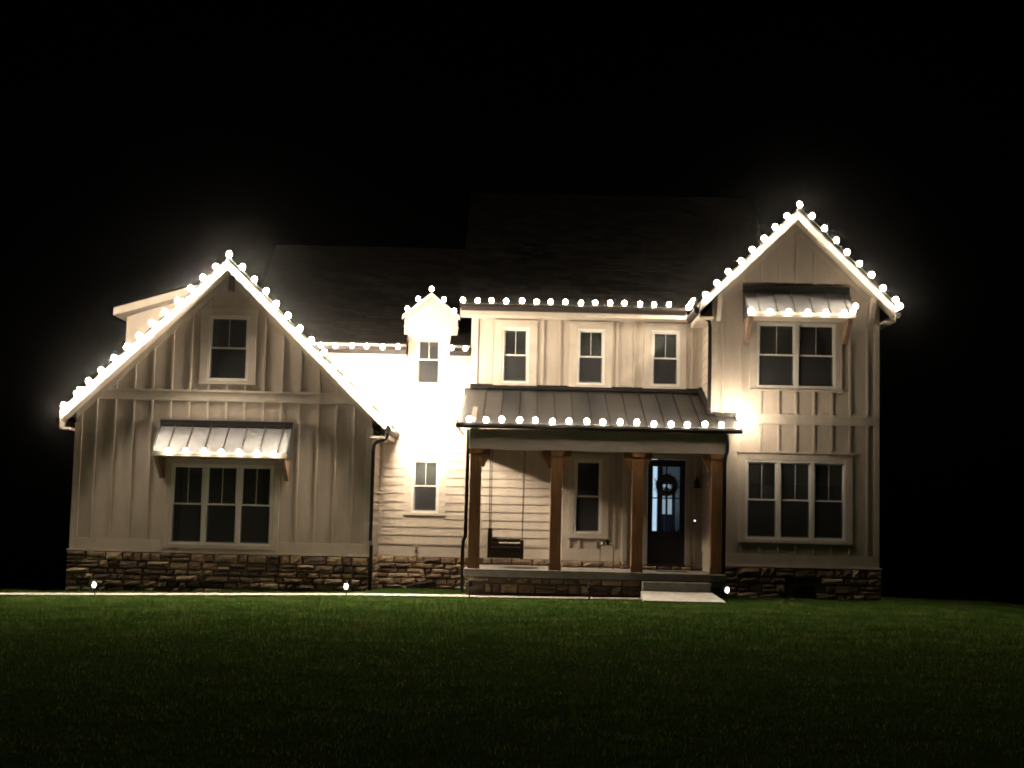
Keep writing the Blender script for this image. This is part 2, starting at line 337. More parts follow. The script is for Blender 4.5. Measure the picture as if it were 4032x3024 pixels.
def battens(parent, xs_, y, z0, zf, avoid=(), w=.048, p=.028):
    """zf(x) gives the top; avoid: (x0,x1,z0,z1) blocks"""
    for x in xs_:
        x += random.uniform(-.004, .004)
        a, b = x-w/2, x+w/2; segs = [(z0, min(zf(a), zf(b)))]
        for (x0, x1, q0, q1) in avoid:
            if b > x0 and a < x1:
                ns = []
                for (s0, s1) in segs:
                    if q1 <= s0 or q0 >= s1: ns.append((s0, s1)); continue
                    if q0 > s0: ns.append((s0, q0))
                    if q1 < s1: ns.append((q1, s1))
                segs = ns
        for (s0, s1) in segs:
            if s1-s0 > .04: box('batten', M_SIDE, parent, a, b, y-p, y-.001, s0, s1, bevel=.003)

def lap_x(parent, x0, x1, y, z0, z1, avoid=(), ex=.188):
    z = z0
    while z < z1-.03:
        zt = min(z+ex+.012, z1); segs = [(x0, x1)]
        for (a, b, q0, q1) in avoid:
            if z+ex*.5 > q0-ex*.35 and z+ex*.5 < q1+ex*.35:
                ns = []
                for (s0, s1) in segs:
                    if b <= s0 or a >= s1: ns.append((s0, s1)); continue
                    if a > s0: ns.append((s0, a))
                    if b < s1: ns.append((b, s1))
                segs = ns
        for (s0, s1) in segs:
            cuts = [s0]
            if s1-s0 > 2.2: cuts.append(random.uniform(s0+.8, s1-.8))
            cuts.append(s1)
            for c0, c1 in zip(cuts, cuts[1:]):
                c1 -= .002
                MB().prism([(c0, y, z), (c0, y-.028, z), (c0, y-.006, zt), (c0, y, zt)], (c1-c0, 0, 0)).build('siding_board', M_SIDE, parent)
        z += ex
def lap_y(parent, x, y0, y1, z0, z1, sgn, ex=.188):
    z = z0
    while z < z1-.03:
        zt = min(z+ex+.012, z1)
        MB().prism([(x, y0, z), (x+sgn*.028, y0, z), (x+sgn*.006, y0, zt), (x, y0, zt)], (0, y1-y0, 0)).build('siding_board', M_SIDE, parent)
        z += ex

# --- stone
stone_jobs = []
def stones(parent, x0, x1, y, z0f, z1, side=None, course=(.105, .20), holes=()):
    """irregular ledge stone on an XZ face looking to -Y; side='y' lays it along Y on a face at x=y value"""
    z = z1; rows = []
    zmin = min(z0f(x0), z0f(x1))-.04
    while z > zmin+.03:
        h = random.uniform(*course); rows.append((max(z-h, zmin), z)); z -= h
    for (a, b) in rows:
        x = x0
        while x < x1-.02:
            w = random.choice([random.uniform(.15, .25), random.uniform(.24, .42), random.uniform(.34, .52)])
            if x1-(x+w) < .12: w = x1-x
            xa, xb = x, x+w; x += w
            if any(xb > h[0] and xa < h[1] and b > h[2] and a < h[3] for h in holes): continue
            if b < z0f((xa+xb)/2)-.02: continue
            split = (b-a) > .15 and w > .22 and random.random() < .5
            cells = [(xa, xb, a, b)]
            if split: mid = a+(b-a)*random.uniform(.4, .6); cells = [(xa, xb, a, mid), (xa, xb, mid, b)]
            for c in cells: stone_jobs.append((parent, c, y, side))
def make_stone(parent, c, y, side):
    xa, xb, a, b = c; g = .007; xa += g; xb -= g; a += g*.8; b -= g*.8
    d = random.uniform(.035, .085); bv = min(.018, (b-a)*.2)
    def j(s=.006): return random.uniform(-s, s)
    nx = 4 if xb-xa > .2 else 3; nz = 3
    mb = MB(); grid = {}
    for iz in range(nz):
        for ix in range(nx):
            u = ix/(nx-1); v = iz/(nz-1)
            edge = ix in (0, nx-1) or iz in (0, nz-1)
            px = xa+(xb-xa)*u; pz = a+(b-a)*v
            if edge: px += (bv if ix == 0 else -bv if ix == nx-1 else 0)+j(); pz += (bv if iz == 0 else -bv if iz == nz-1 else 0)+j()
            dd = d*(.8 if edge else 1.0)+j(.010)
            grid[ix, iz] = len(mb.v); mb.v.append((px, y-dd, pz))
    for iz in range(nz-1):
        for ix in range(nx-1): mb.f.append((grid[ix, iz], grid[ix+1, iz], grid[ix+1, iz+1], grid[ix, iz+1]))
    ring = [(ix, 0) for ix in range(nx)]+[(nx-1, iz) for iz in range(1, nz)]+[(ix, nz-1) for ix in range(nx-2, -1, -1)]+[(0, iz) for iz in range(nz-2, 0, -1)]
    b0 = len(mb.v)
    for (ix, iz) in ring: u = ix/(nx-1); v = iz/(nz-1); mb.v.append((xa+(xb-xa)*u+j(.004), y-.004, a+(b-a)*v+j(.004)))
    n = len(ring)
    for k in range(n): k2 = (k+1) % n; mb.f.append((grid[ring[k]], grid[ring[k2]], b0+k2, b0+k))
    if side == 'y+': mb.v = [(y+(y-vy), px, pz) if False else (y-(vy-y), px, pz) for (px, vy, pz) in mb.v]
    if side == 'y-': mb.v = [(y+(vy-y), px, pz) for (px, vy, pz) in mb.v]
    return mb

def gz1(x, y=-.1): return float(ground_z(x, y))

# --------------------------------------------------- left gable wing
sl = .963; apx, apz = -6.60, 7.08
def rl(x): return apz-sl*abs(x-apx)
L0, L1 = -9.83, -3.42
w_tri = (-7.712, -5.50, 1.17, 2.90); w_gab = (-7.035, -6.146, 4.715, 6.14)
wl = wall_xz('wall', M_SIDE, H, [(L0, .3), (L1, .3), (L1, rl(L1)), (apx, rl(apx)), (L0, rl(L0))], [w_tri, w_gab], YL)
window(H, *w_tri, YL, 3, (-7.86, -5.36, 1.10, 3.02))
window(H, *w_gab, YL, 1, (-7.205, -5.975, 4.64, 6.29))
bx = [-6.595+.4*k for k in range(-8, 8)]
bx = [x for x in bx if L0+.12 < x < L1-.12] + [-9.71]
battens(wl, bx, YL, 1.262, lambda x: rl(x)-.12, [(-7.86, -5.36, 1.1, 3.02), (-7.205, -5.975, 4.63, 6.29), (-20, 20, 4.258, 4.487), (-8.0, -5.1, 3.0, 3.86)])
box('belt_board', M_TRIM, H, L0+.003, L1-.003, YL-.024, YL-.0005, 4.26, 4.485, bevel=.003)
box('crown_board', M_TRIM, H, L0-.01, L1+.01, YL-.045, YL-.0255, 4.462, 4.50)
box('skirt_board', M_TRIM, H, L0-.01, -7.862, YL-.028, YL-.0005, 1.02, 1.258, bevel=.003)
box('skirt_board', M_TRIM, H, -5.358, L1+.012, YL-.028, YL-.0005, 1.02, 1.258, bevel=.003)
box('skirt_board', M_TRIM, H, -7.86, -5.36, YL-.026, YL-.0005, 1.02, 1.098, bevel=.003)
box('water_table', M_TRIM, H, L0-.05, L1+.06, YL-.075, YL-.029, .985, 1.02, bevel=.004)
box('corner_board', M_TRIM, H, L0-.012, L0+.10, YL-.026, YL-.0015, 1.26, 3.72, bevel=.003)
box('corner_board', M_TRIM, H, L1-.10, L1+.024, YL-.026, YL-.0015, 1.26, 3.74, bevel=.003)
box('corner_board', M_TRIM, H, L1+.0015, L1+.026, YL, YL+.10, 1.26, 3.74, bevel=.003)
box('wall', M_SIDE, H, L0, L0+.12, YL+.121, 9, .2, 4.0)
wr = box('wall', M_SIDE, H, L1-.12, L1, YL+.121, 9, .2, 3.95)
lap_y(wr, L1, YL+.101, YM-.001, 1.26, 3.76, 1)
box('skirt_board', M_TRIM, H, L1+.001, L1+.028, YL, YM-.02, 1.02, 1.255)
# rake frieze just under the roof
for sgn in (-1, 1):
    xe = L0 if sgn < 0 else L1
    MB().prism([(apx, YL-.022, apz-.0), (apx, YL-.022, apz-.20), (xe, YL-.022, rl(xe)-.14), (xe, YL-.022, rl(xe)-.0)], (0, .021, 0)).build('frieze_board', M_TRIM, H)
    ov = -10.06 if sgn < 0 else -3.10
    V = .225
    # roof slab
    MB().prism([(apx, -.40, apz+.03), (apx, -.40, apz+V), (ov, -.40, rl(ov)+V), (ov, -.40, rl(ov)+.03)], (0, 9.6, 0)).build('roof', M_SHING, H)
    MB().prism([(apx, -.435, apz), (apx, -.435, apz+V-.012), (ov, -.435, rl(ov)+V-.012), (ov, -.435, rl(ov))], (0, .033, 0)).build('rake_board', M_TRIM, H)
    MB().prism([(apx, -.442, apz+V-.010), (apx, -.442, apz+V+.012), (ov-.02*-sgn, -.442, rl(ov)+V-.008), (ov, -.442, rl(ov)+V-.012)], (0, .05, 0)).build('drip_edge', M_BRONZE, H)
    MB().prism([(apx, -.40, apz+.002), (apx, -.40, apz+.029), (ov, -.40, rl(ov)+.029), (ov, -.40, rl(ov)+.002)], (0, .398, 0)).build('soffit', M_TRIM, H)
    # eave return under the overhang, side gutter and side soffit
    wx = L0 if sgn < 0 else L1
    a, b = sorted((wx+(.027 if sgn > 0 else -.013), ov))
    MB().box(a, b, -.40, -.02, rl(ov)-.19, rl(ov)-.16).box(a, b, -.40, 1.8 if sgn > 0 else 9, rl(ov)-.159, rl(ov)-.14).build('soffit', M_TRIM, H)
    MB().box(min(ov, ov+sgn*.02), max(ov, ov+sgn*.02), -.40, 1.82 if sgn > 0 else 9, rl(ov)-.16, rl(ov)+.02).build('fascia', M_TRIM, H)
    gxa, gxb = sorted((ov+sgn*.021, ov+sgn*.13))
    g0 = rl(ov)-.07
    MB().prism([(gxa if sgn > 0 else gxb, -.38, g0+.12), (gxa if sgn > 0 else gxb, -.38, g0), (ov+sgn*.09, -.38, g0), (ov+sgn*.13, -.38, g0+.06), (ov+sgn*.13, -.38, g0+.12)], (0, 2.22 if sgn > 0 else 9, 0)).build('gutter', M_BRONZE, H)
# peak bracket (dark timber)
MB().box(-6.62, -6.51, -.22, -.03, 6.66, 6.72).prism([(-6.62, -.22, 6.72), (-6.62, -.03, 6.72), (-6.62, -.03, 7.0), (-6.62, -.12, 7.0)], (.11, 0, 0)).build('gable_bracket', M_WOODD, H)
# shed dormer on the outer slope of the left wing, seen over the rake
def fb(x, z, y): k = (32+y)/(32+3.0); return (x*k, y, 1.775+(z-1.775)*k)
MB().prism([fb(-9.67, 5.2, 5), fb(-9.67, 6.47, 5), fb(-8.3, 6.92, 5), fb(-7.2, 6.7, 5), fb(-8.2, 5.4, 5)], (0, 3.0, 0)).build('side_dormer', M_SIDE, H)
MB().prism([fb(-10.0, 6.50, 4.7), fb(-10.0, 6.68, 4.7), fb(-8.0, 7.28, 4.7), fb(-7.3, 7.16, 4.7), fb(-8.0, 7.10, 4.7)], (0, 3.5, 0)).build('side_dormer_roof', M_TRIM, H)
MB().prism([fb(-10.02, 6.683, 4.68), fb(-10.02, 6.71, 4.68), fb(-8.0, 7.31, 4.68), fb(-8.0, 7.283, 4.68)], (0, 3.5, 0)).build('side_dormer_shingles', M_SHING, H)

# --------------------------------------------------- middle lap-sided wall with wall dormer
w_low = (-2.665, -2.04, 1.968, 3.19); w_dor = (-2.65, -2.07, 4.89, 6.06)
wm = wall_xz('wall', M_SIDE, H, [(-6.4, .3), (.76, .3), (.76, 5.6), (-1.86, 5.6), (-1.86, 6.5), (-2.84, 6.5), (-2.84, 5.6), (-6.4, 5.6)], [w_low, w_dor], YM)
window(H, *w_low, YM, 1, (-2.83, -1.885, 1.915, 3.35), crown=True, blind=.98)
window(H, *w_dor, YM, 1, (-2.84, -1.88, 4.79, 6.20), blind=.985)
lap_x(wm, L1+.10, -.06, YM, 1.275, 3.70, [(-2.83, -1.885, 1.915, 3.38), (-2.84, -1.88, 4.79, 6.5)])
lap_x(wm, -5.3, -1.3, YM, 3.719, 5.56, [(-2.84, -1.88, 4.79, 6.5)])
lap_x(wm, -.06, .755, YM, 1.275, 3.6)
box('corner_board', M_TRIM, H, L1+.027, L1+.10, YM-.026, YM-.0005, 1.27, 3.70, bevel=.003)
box('skirt_board', M_TRIM, H, L1+.03, .755, YM-.03, YM-.0005, 1.02, 1.25, bevel=.003)
box('water_table', M_TRIM, H, L1+.03, .755, YM-.062, YM-.0305, .985, 1.02)
box('water_table', M_TRIM, H, L1+.03, .755, YM-.05, YM-.0305, 1.25, 1.268)
# eave: soffit, fascia, deep bronze gutter, roof
for (a, b) in ((-6.2, -2.845), (-1.855, -1.40)):
    box('soffit', M_TRIM, H, a, b, 1.46, YM-.001, 5.50, 5.53)
    box('fascia', M_TRIM, H, a, b, 1.43, 1.459, 5.505, 5.80)
    MB().prism([(a, 1.429, 5.53), (a, 1.36, 5.53), (a, 1.30, 5.62), (a, 1.30, 5.70), (a, 1.429, 5.70)], (b-a, 0, 0)).build('gutter', M_BRONZE, H)
    MB().prism([(a, 1.36, 5.76), (a, 1.36, 5.81), (a, 5.5, 8.75), (a, 5.5, 8.60)], (b-a, 0, 0)).build('roof', M_SHING, H)
MB().prism([(-6.6, 2.6, 6.60), (-6.6, 2.6, 6.67), (-6.6, 5.5, 8.75), (-6.6, 5.5, 8.60)], (5.2, 0, 0)).build('roof', M_SHING, H)
MB().prism([(-6.6, 5.5, 8.60), (-6.6, 5.5, 8.75), (-6.6, 9.6, 5.7), (-6.6, 9.6, 5.6)], (5.2, 0, 0)).build('roof', M_SHING, H)
# dormer head
dc = -2.315; hw = .61
box('dormer_cheek', M_TRIM, H, dc-hw, dc+hw, 1.66, 3.2, 5.89, 6.20)
box('dormer_cheek', M_TRIM, H, dc-hw-.012, dc+hw+.012, 1.645, 3.2, 6.2005, 6.235)
box('dormer_cheek', M_TRIM, H, dc-hw+.006, dc+hw-.006, 1.665, 3.2, 6.236, 6.425)
MB().prism([(dc-hw+.03, 1.67, 6.426), (dc+hw-.03, 1.67, 6.426), (dc, 1.67, 6.426+hw*.93)], (0, 1.4, 0)).build('dormer_gable', M_SIDE, H)
for sgn in (-1, 1):
    e = dc+sgn*(hw+.05)
    MB().prism([(dc, 1.56, 6.90), (dc, 1.56, 7.0), (e, 1.56, 6.46), (e, 1.56, 6.36)], (0, .03, 0)).build('rake_board', M_TRIM, H)
    MB().prism([(dc, 1.59, 6.91), (dc, 1.59, 7.005), (e, 1.59, 6.465), (e, 1.59, 6.38)], (0, 1.9, 0)).build('dormer_roof', M_SHING, H)

# --------------------------------------------------- main upper wall
U0, U1 = -1.37, 3.87
wus = [(-.675, -.06), (1.02, 1.65), (2.70, 3.345)]; cus = [(-.857, .118), (.843, 1.817), (2.535, 3.49)]
wu = wall_xz('wall', M_SIDE, H, [(U0, 4.5), (U1, 4.5), (U1, 6.6), (U0, 6.6)], [(a, b, 4.935, 6.205) for a, b in wus], YU)
for i, ((a, b), (c, d)) in enumerate(zip(wus, cus)): window(H, a, b, 4.935, 6.205, YU, 1, (c, d, 4.87, 6.33), crown=True, blind=(0, .97, .62)[i])
battens(wu, [-1.21+.32, .25, .635, 1.93, 2.32, 3.62], YU, 4.80, lambda x: 6.38)
battens(wu, [-.6, -.3, 1.15, 1.45, 2.85, 3.15], YU, 4.80, lambda x: 4.865)
box('corner_board', M_TRIM, H, U0-.003, U0+.15, YU-.026, YU-.0005, 4.80, 6.40, bevel=.003)
box('frieze_board', M_TRIM, H, U0+.151, U1-.001, YU-.024, YU-.0005, 6.385, 6.47)
box('wall', M_SIDE, H, U0, U0+.12, YU+.121, 7.0, 4.4, 6.6)
MB().prism([(U0, 1.5, 6.61), (U0, 5.5, 9.95), (U0, 9.3, 7.0), (U0, 9.3, 5.0), (U0, 1.5, 5.0)], (.1, 0, 0)).build('wall', M_SIDE, H)
MB().box(-1.62, 3.868, .93, YU-.027, 6.40, 6.425).build('soffit', M_TRIM, H)
MB().box(-1.62, 3.44, .90, .929, 6.40, 6.56).build('fascia', M_TRIM, H)
MB().prism([(-1.60, .899, 6.50), (-1.60, .84, 6.50), (-1.60, .78, 6.58), (-1.60, .78, 6.64), (-1.60, .899, 6.64)], (5.02, 0, 0)).build('gutter', M_BRONZE, H)
MB().prism([(-1.64, .86, 6.58), (-1.64, .86, 6.65), (-1.64, 5.5, 10.22), (-1.64, 5.5, 10.05)], (7.2, 0, 0)).build('roof', M_SHING, H)
MB().prism([(-1.64, 5.5, 10.05), (-1.64, 5.5, 10.22), (-1.64, 10, 6.8), (-1.64, 10, 6.6)], (7.2, 0, 0)).build('roof', M_SHING, H)

# --------------------------------------------------- right gable wing
sr = .975; rpx, rpz = 5.60, 8.36
def rr_(x): return rpz-sr*abs(x-rpx)
R0, R1 = 3.87, 7.41
w_ru = (4.81, 6.50, 4.795, 6.20); w_rl = (4.585, 6.717, 1.565, 3.245)
wR = wall_xz('wall', M_SIDE, H, [(R0, .3), (R1, .3), (R1, rr_(R1)), (rpx, rr_(rpx)), (R0, rr_(R0))], [w_ru, w_rl], YR)
window(H, *w_ru, YR, 2, (4.655, 6.63, 4.725, 6.26))
window(H, *w_rl, YR, 3, (4.434, 6.86, 1.50, 3.395), crown=True, blind=.3)
battens(wR, [4.08, 4.505, 4.90, 5.285, 5.65, 6.03, 6.41, 6.80, 7.165], YR, 1.262, lambda x: rr_(x)-.12,
        [(4.655, 6.63, 4.72, 6.26), (4.41, 6.885, 1.49, 3.435), (-20, 20, 4.012, 4.222), (4.5, 6.78, 6.2, 7.02), (3.8, 4.36, 1.2, 4.24)])
box('belt_board', M_TRIM, H, 4.37, R1-.003, YR-.024, YR-.0005, 4.015, 4.22, bevel=.003)
box('crown_board', M_TRIM, H, 4.37, R1+.01, YR-.045, YR-.0255, 4.20, 4.235)
box('skirt_board', M_TRIM, H, R0, R1+.01, YR-.028, YR-.0005, 1.02, 1.258, bevel=.003)
box('water_table', M_TRIM, H, R0-.01, R1+.05, YR-.075, YR-.029, .985, 1.02, bevel=.004)
box('corner_board', M_TRIM, H, R0-.024, R0+.10, YR-.026, YR-.0015, 4.24, 6.62, bevel=.003)
box('corner_board', M_TRIM, H, R1-.10, R1+.012, YR-.026, YR-.0015, 1.26, 6.52, bevel=.003)
box('corner_board', M_TRIM, H, R0-.026, R0-.0015, YR, YR+.10, 4.24, 6.42, bevel=.003)
wrl = box('wall', M_SIDE, H, R0, R0+.12, YR+.121, 9, .2, 6.6)
lap_y(wrl, R0, YR+.101, YU-.001, 4.20, 6.38, -1)
lap_y(wrl, R0, YR+.001, YD, 1.27, 3.5, -1)
box('wall', M_SIDE, H, R1-.12, R1, YR+.121, 9, .2, 6.5)
for sgn in (-1, 1):
    xe = R0 if sgn < 0 else R1
    MB().prism([(rpx, YR-.022, rpz), (rpx, YR-.022, rpz-.2), (xe, YR-.022, rr_(xe)-.12), (xe, YR-.022, rr_(xe))], (0, .021, 0)).build('frieze_board', M_TRIM, H)
    ov = 3.55 if sgn < 0 else 7.66; V = .21
    MB().prism([(rpx, -.80, rpz+.03), (rpx, -.80, rpz+V), (ov, -.80, rr_(ov)+V), (ov, -.80, rr_(ov)+.03)], (0, 9.6, 0)).build('roof', M_SHING, H)
    MB().prism([(rpx, -.835, rpz), (rpx, -.835, rpz+V-.012), (ov, -.835, rr_(ov)+V-.012), (ov, -.835, rr_(ov))], (0, .033, 0)).build('rake_board', M_TRIM, H)
    MB().prism([(rpx, -.845, rpz+V-.010), (rpx, -.845, rpz+V+.012), (ov, -.845, rr_(ov)+V+.01), (ov, -.845, rr_(ov)+V-.012)], (0, .05, 0)).build('drip_edge', M_BRONZE, H)
    MB().prism([(rpx, -.80, rpz+.002), (rpx, -.80, rpz+.029), (ov, -.80, rr_(ov)+.029), (ov, -.80, rr_(ov)+.002)], (0, .398, 0)).build('soffit', M_TRIM, H)
    a, b = sorted((xe+sgn*.027, ov))
    yend = .85 if sgn < 0 else 9
    MB().box(a, b, -.80, -.43, rr_(ov)-.15, rr_(ov)-.12).box(a, b, -.40, yend, rr_(ov)-.149, rr_(ov)-.12).build('soffit', M_TRIM, H)
    MB().box(min(ov, ov+sgn*.02), max(ov, ov+sgn*.02), -.80, yend, rr_(ov)-.14, rr_(ov)+.02).build('fascia', M_TRIM, H)
    g0 = rr_(ov)-.06; gx_ = ov+sgn*.021
    MB().prism([(gx_, -.78, g0+.12), (gx_, -.78, g0), (ov+sgn*.09, -.78, g0), (ov+sgn*.13, -.78, g0+.06), (ov+sgn*.13, -.78, g0+.12)], (0, 1.5 if sgn < 0 else 9, 0)).build('gutter', M_BRONZE, H)
# timber knee corbel at the left end of the right gable
MB().prism([(3.93, YR-.03, 6.20), (3.93, YR-.14, 6.30), (3.93, YR-.34, 6.62), (3.93, YR-.36, 6.72), (3.93, YR-.03, 6.72)], (.09, 0, 0)).build('eave_corbel', M_TRIM, H)
MB().prism([(7.2, YR-.03, 6.20), (7.2, YR-.14, 6.30), (7.2, YR-.34, 6.62), (7.2, YR-.36, 6.72), (7.2, YR-.03, 6.72)], (.09, 0, 0)).build('eave_corbel', M_TRIM, H)

# --------------------------------------------------- metal awnings
def awning(x0, x1, y, zt, zb, depth, seams):
    aw = MB().box(x0-.01, x1+.01, y-.12, y-.03, zt-.02, zt+.06).box(x0-.01, x1+.01, y-.10, y-.03, zt+.0605, zt+.14).build('awning', M_FLASH, H, bevel=.008)
    xa = [x0]+list(seams)+[x1]; yf = y-depth
    nseg = 5
    def prof(t): return (y-.10+(yf-y+.10)*t, zt+(zb+.10-zt)*t-.018*math.sin(math.pi*t)*-1)
    for a, b in zip(xa, xa[1:]):
        m = MB()
        for i in range(nseg):
            (ya, za), (yb, zb_) = prof(i/nseg), prof((i+1)/nseg)
            m.prism([(a+.002, ya, za-.02), (a+.002, ya, za), (a+.002, yb, zb_), (a+.002, yb, zb_-.02)], (b-a-.004, 0, 0))
        m.build('metal_panel', M_STANDM, aw)
    for sx in [x0+.012]+list(seams)+[x1-.012]:
        m = MB()
        for i in range(nseg):
            (ya, za), (yb, zb_) = prof(i/nseg), prof((i+1)/nseg)
            m.prism([(sx-.010, ya, za+.001), (sx-.010, ya, za+.040), (sx-.010, yb, zb_+.040), (sx-.010, yb, zb_+.001)], (.020, 0, 0))
        m.build('seam', M_FLASH, aw)
    box('awning_fascia', M_TRIM, aw, x0, x1, yf-.02, yf+.01, zb, zb+.095, bevel=.003)
    for e in (x0, x1-.02):
        MB().prism([(e, y-.03, zt-.03), (e, yf+.011, zb+.08), (e, yf+.011, zb), (e, y-.03, zb)], (.02, 0, 0)).build('awning_cheek', M_STANDM, aw)
    box('awning_soffit', M_TRIM, aw, x0+.021, x1-.021, yf+.011, y-.03, zb+.002, zb+.02)
    for bx_ in (x0+.03, x1-.14):
        MB().prism([(bx_, y-.03, zb-.46), (bx_, y-.10, zb-.46), (bx_, yf+.16, zb-.12), (bx_, yf+.07, zb-.002), (bx_, y-.03, zb-.002)], (.10, 0, 0)).build('timber_bracket', M_BRKT, aw, bevel=.006)
    return aw
awning(-7.975, -5.12, YL, 3.70, 3.03, .75, [-7.65+.39*k for k in range(7)])
awning(4.50, 6.76, YR, 6.84, 6.22, .75, [4.76+.37*k for k in range(6)])

# --------------------------------------------------- porch
PX0, PX1 = -1.25, 4.035
box('wall', M_SIDE, H, .76, .88, YU+.121, YM-.003, .3, 4.4)
w_po = (1.02, 1.645, 1.59, 3.25)
wp = wall_xz('wall', M_SIDE, H, [(.76, .3), (2.11, .3), (2.11, 4.49), (.76, 4.49)], [w_po], YU)
window(H, *w_po, YU, 1, (.885, 1.80, 1.49, 3.36), blind=0, muntin=False)
battens(wp, [.93, 1.93], YU, 1.27, lambda x: 3.54, [(.885, 1.8, 1.48, 3.37)])
battens(wp, [1.15, 1.53], YU, 1.27, lambda x: 1.485)
box('skirt_board', M_TRIM, H, .77, 2.11, YU-.03, YU-.0005, 1.02, 1.255, bevel=.003)
box('water_table', M_TRIM, H, .76, 2.11, YU-.06, YU-.0305, .985, 1.02)
D0, D1, DZ0, DZ1 = 2.64, 3.485, .955, 3.28
wd = wall_xz('wall', M_SIDE, H, [(2.11, .3), (3.87, .3), (3.87, 4.49), (2.11, 4.49)], [(D0, D1, DZ0, DZ1)], YD)
box('wall', M_SIDE, H, 2.11, 2.23, YD+.121, YU, .3, 4.49)
box('corner_board', M_TRIM, H, 2.085, 2.2, YD-.026, YD-.0005, 1.02, 3.54, bevel=.003)
box('corner_board', M_TRIM, H, 2.084, 2.1095, YD, YD+.11, 1.02, 3.54, bevel=.003)
battens(wd, [2.42, 3.70], YD, 1.02, lambda x: 3.54)
box('door_casing', M_TRIM, H, D0-.09, D0-.001, YD-.028, YD-.0005, .95, DZ1+.09)
box('door_casing', M_TRIM, H, D1+.001, D1+.09, YD-.028, YD-.0005, .95, DZ1+.09)
box('door_casing', M_TRIM, H, D0, D1, YD-.028, YD-.0005, DZ1+.001, DZ1+.09)
# front door: black, half-lite with four panes
gx0, gx1, gz0, gz1_ = 2.757, 3.352, 1.69, 3.118
m = MB(); y0, y1 = YD+.03, YD+.075
m.box(D0+.01, gx0, y0, y1, DZ0, DZ1-.01); m.box(gx1, D1-.01, y0, y1, DZ0, DZ1-.01); m.box(gx0, gx1, y0, y1, gz1_, DZ1-.01); m.box(gx0, gx1, y0, y1, DZ0, gz0)
door = m.build('front_door', M_BLACK, H, bevel=.004)
MB().box(2.80, 3.03, y0-.012, y0-.001, 1.12, 1.56).build('door_panel', M_BLACK, door, bevel=.008)
MB().box(3.08, 3.31, y0-.012, y0-.001, 1.12, 1.56).build('door_panel', M_BLACK, door, bevel=.008)
box('muntin', M_BLACK, door, 3.045, 3.067, y0-.004, y1+.004, gz0, gz1_)
box('muntin', M_BLACK, door, gx0, 3.0445, y0-.003, y1+.003, 2.405, 2.432); box('muntin', M_BLACK, door, 3.0675, gx1, y0-.003, y1+.003, 2.405, 2.432)
for (a, b) in ((gx0, 3.0445), (3.0675, gx1)):
    for (c, d) in ((gz0, 2.4045), (2.4325, gz1_)): box('pane', M_GLASS, door, a, b, YD+.05, YD+.054, c, d)
MB().tube([(2.715, y0-.045, 1.92), (2.715, y0-.05, 2.12)], .011).tube([(2.715, y0, 1.93), (2.715, y0-.048, 1.93)], .009).tube([(2.715, y0, 2.11), (2.715, y0-.048, 2.11)], .009).build('handle', M_BLKMETAL, door)
box('threshold', M_BRONZE, H, D0, D1, YD-.07, YD+.08, .915, .953)
# the hall behind the glass
m = MB().box(2.25, 3.78, YD+.13, 5.2, .9, 3.5); m.f = [f for i, f in enumerate(m.f) if i != 2]
hall = m.build('hall', M_DOORIN, H)
m = MB().box(2.25, 2.6, YD+.125, YD+.129, .9, 3.5).box(3.5, 3.78, YD+.125, YD+.129, .9, 3.5); m.build('hall_wall', M_DARK, hall)
m = MB().box(3.22, 3.30, 4.95, 5.0, .91, 3.0).box(3.56, 3.64, 4.95, 5.0, .91, 3.0).box(3.301, 3.559, 4.95, 5.0, .91, 2.10).box(3.301, 3.559, 4.95, 5.0, 2.84, 3.0).box(3.41, 3.45, 4.95, 5.0, 2.101, 2.839); m.build('inner_door', M_NAVY, hall)
MB().box(3.08, 3.20, 3.6, 3.66, .91, 3.49).build('newel_post', M_NAVY, hall)
for k in range(26):
    a = random.uniform(0, 6.28); r0 = random.uniform(.03, .2)
    if k == 0: lf = MB()
    c = Vector((3.42, 2.2, 1.5)); tip = c+Vector((math.cos(a)*.22, math.sin(a)*.1, random.uniform(.05, .38)))
    side = Vector((-math.sin(a), math.cos(a), 0))*.02
    lf.poly([c, (c+tip)/2+side, tip, (c+tip)/2-side])
lf.box(3.36, 3.48, 2.14, 2.26, .91, 1.52).build('potted_plant', M_BLACK, hall)
MB().box(2.90, 3.075, 3.7, 3.76, 1.0, 3.4).build('glow_strip', emit('cool_glow_strip', (.60, .78, 1.0), 1.15), hall)  # self-glowing strip stands in for the bright lit part of the hall
MB().box(3.301, 3.559, 5.01, 5.03, 2.101, 2.839).build('glow_backing', emit('cool_glow_backing', (.60, .74, .85), .55), hall)  # emissive panel added behind the inner door's panes to make them look lit

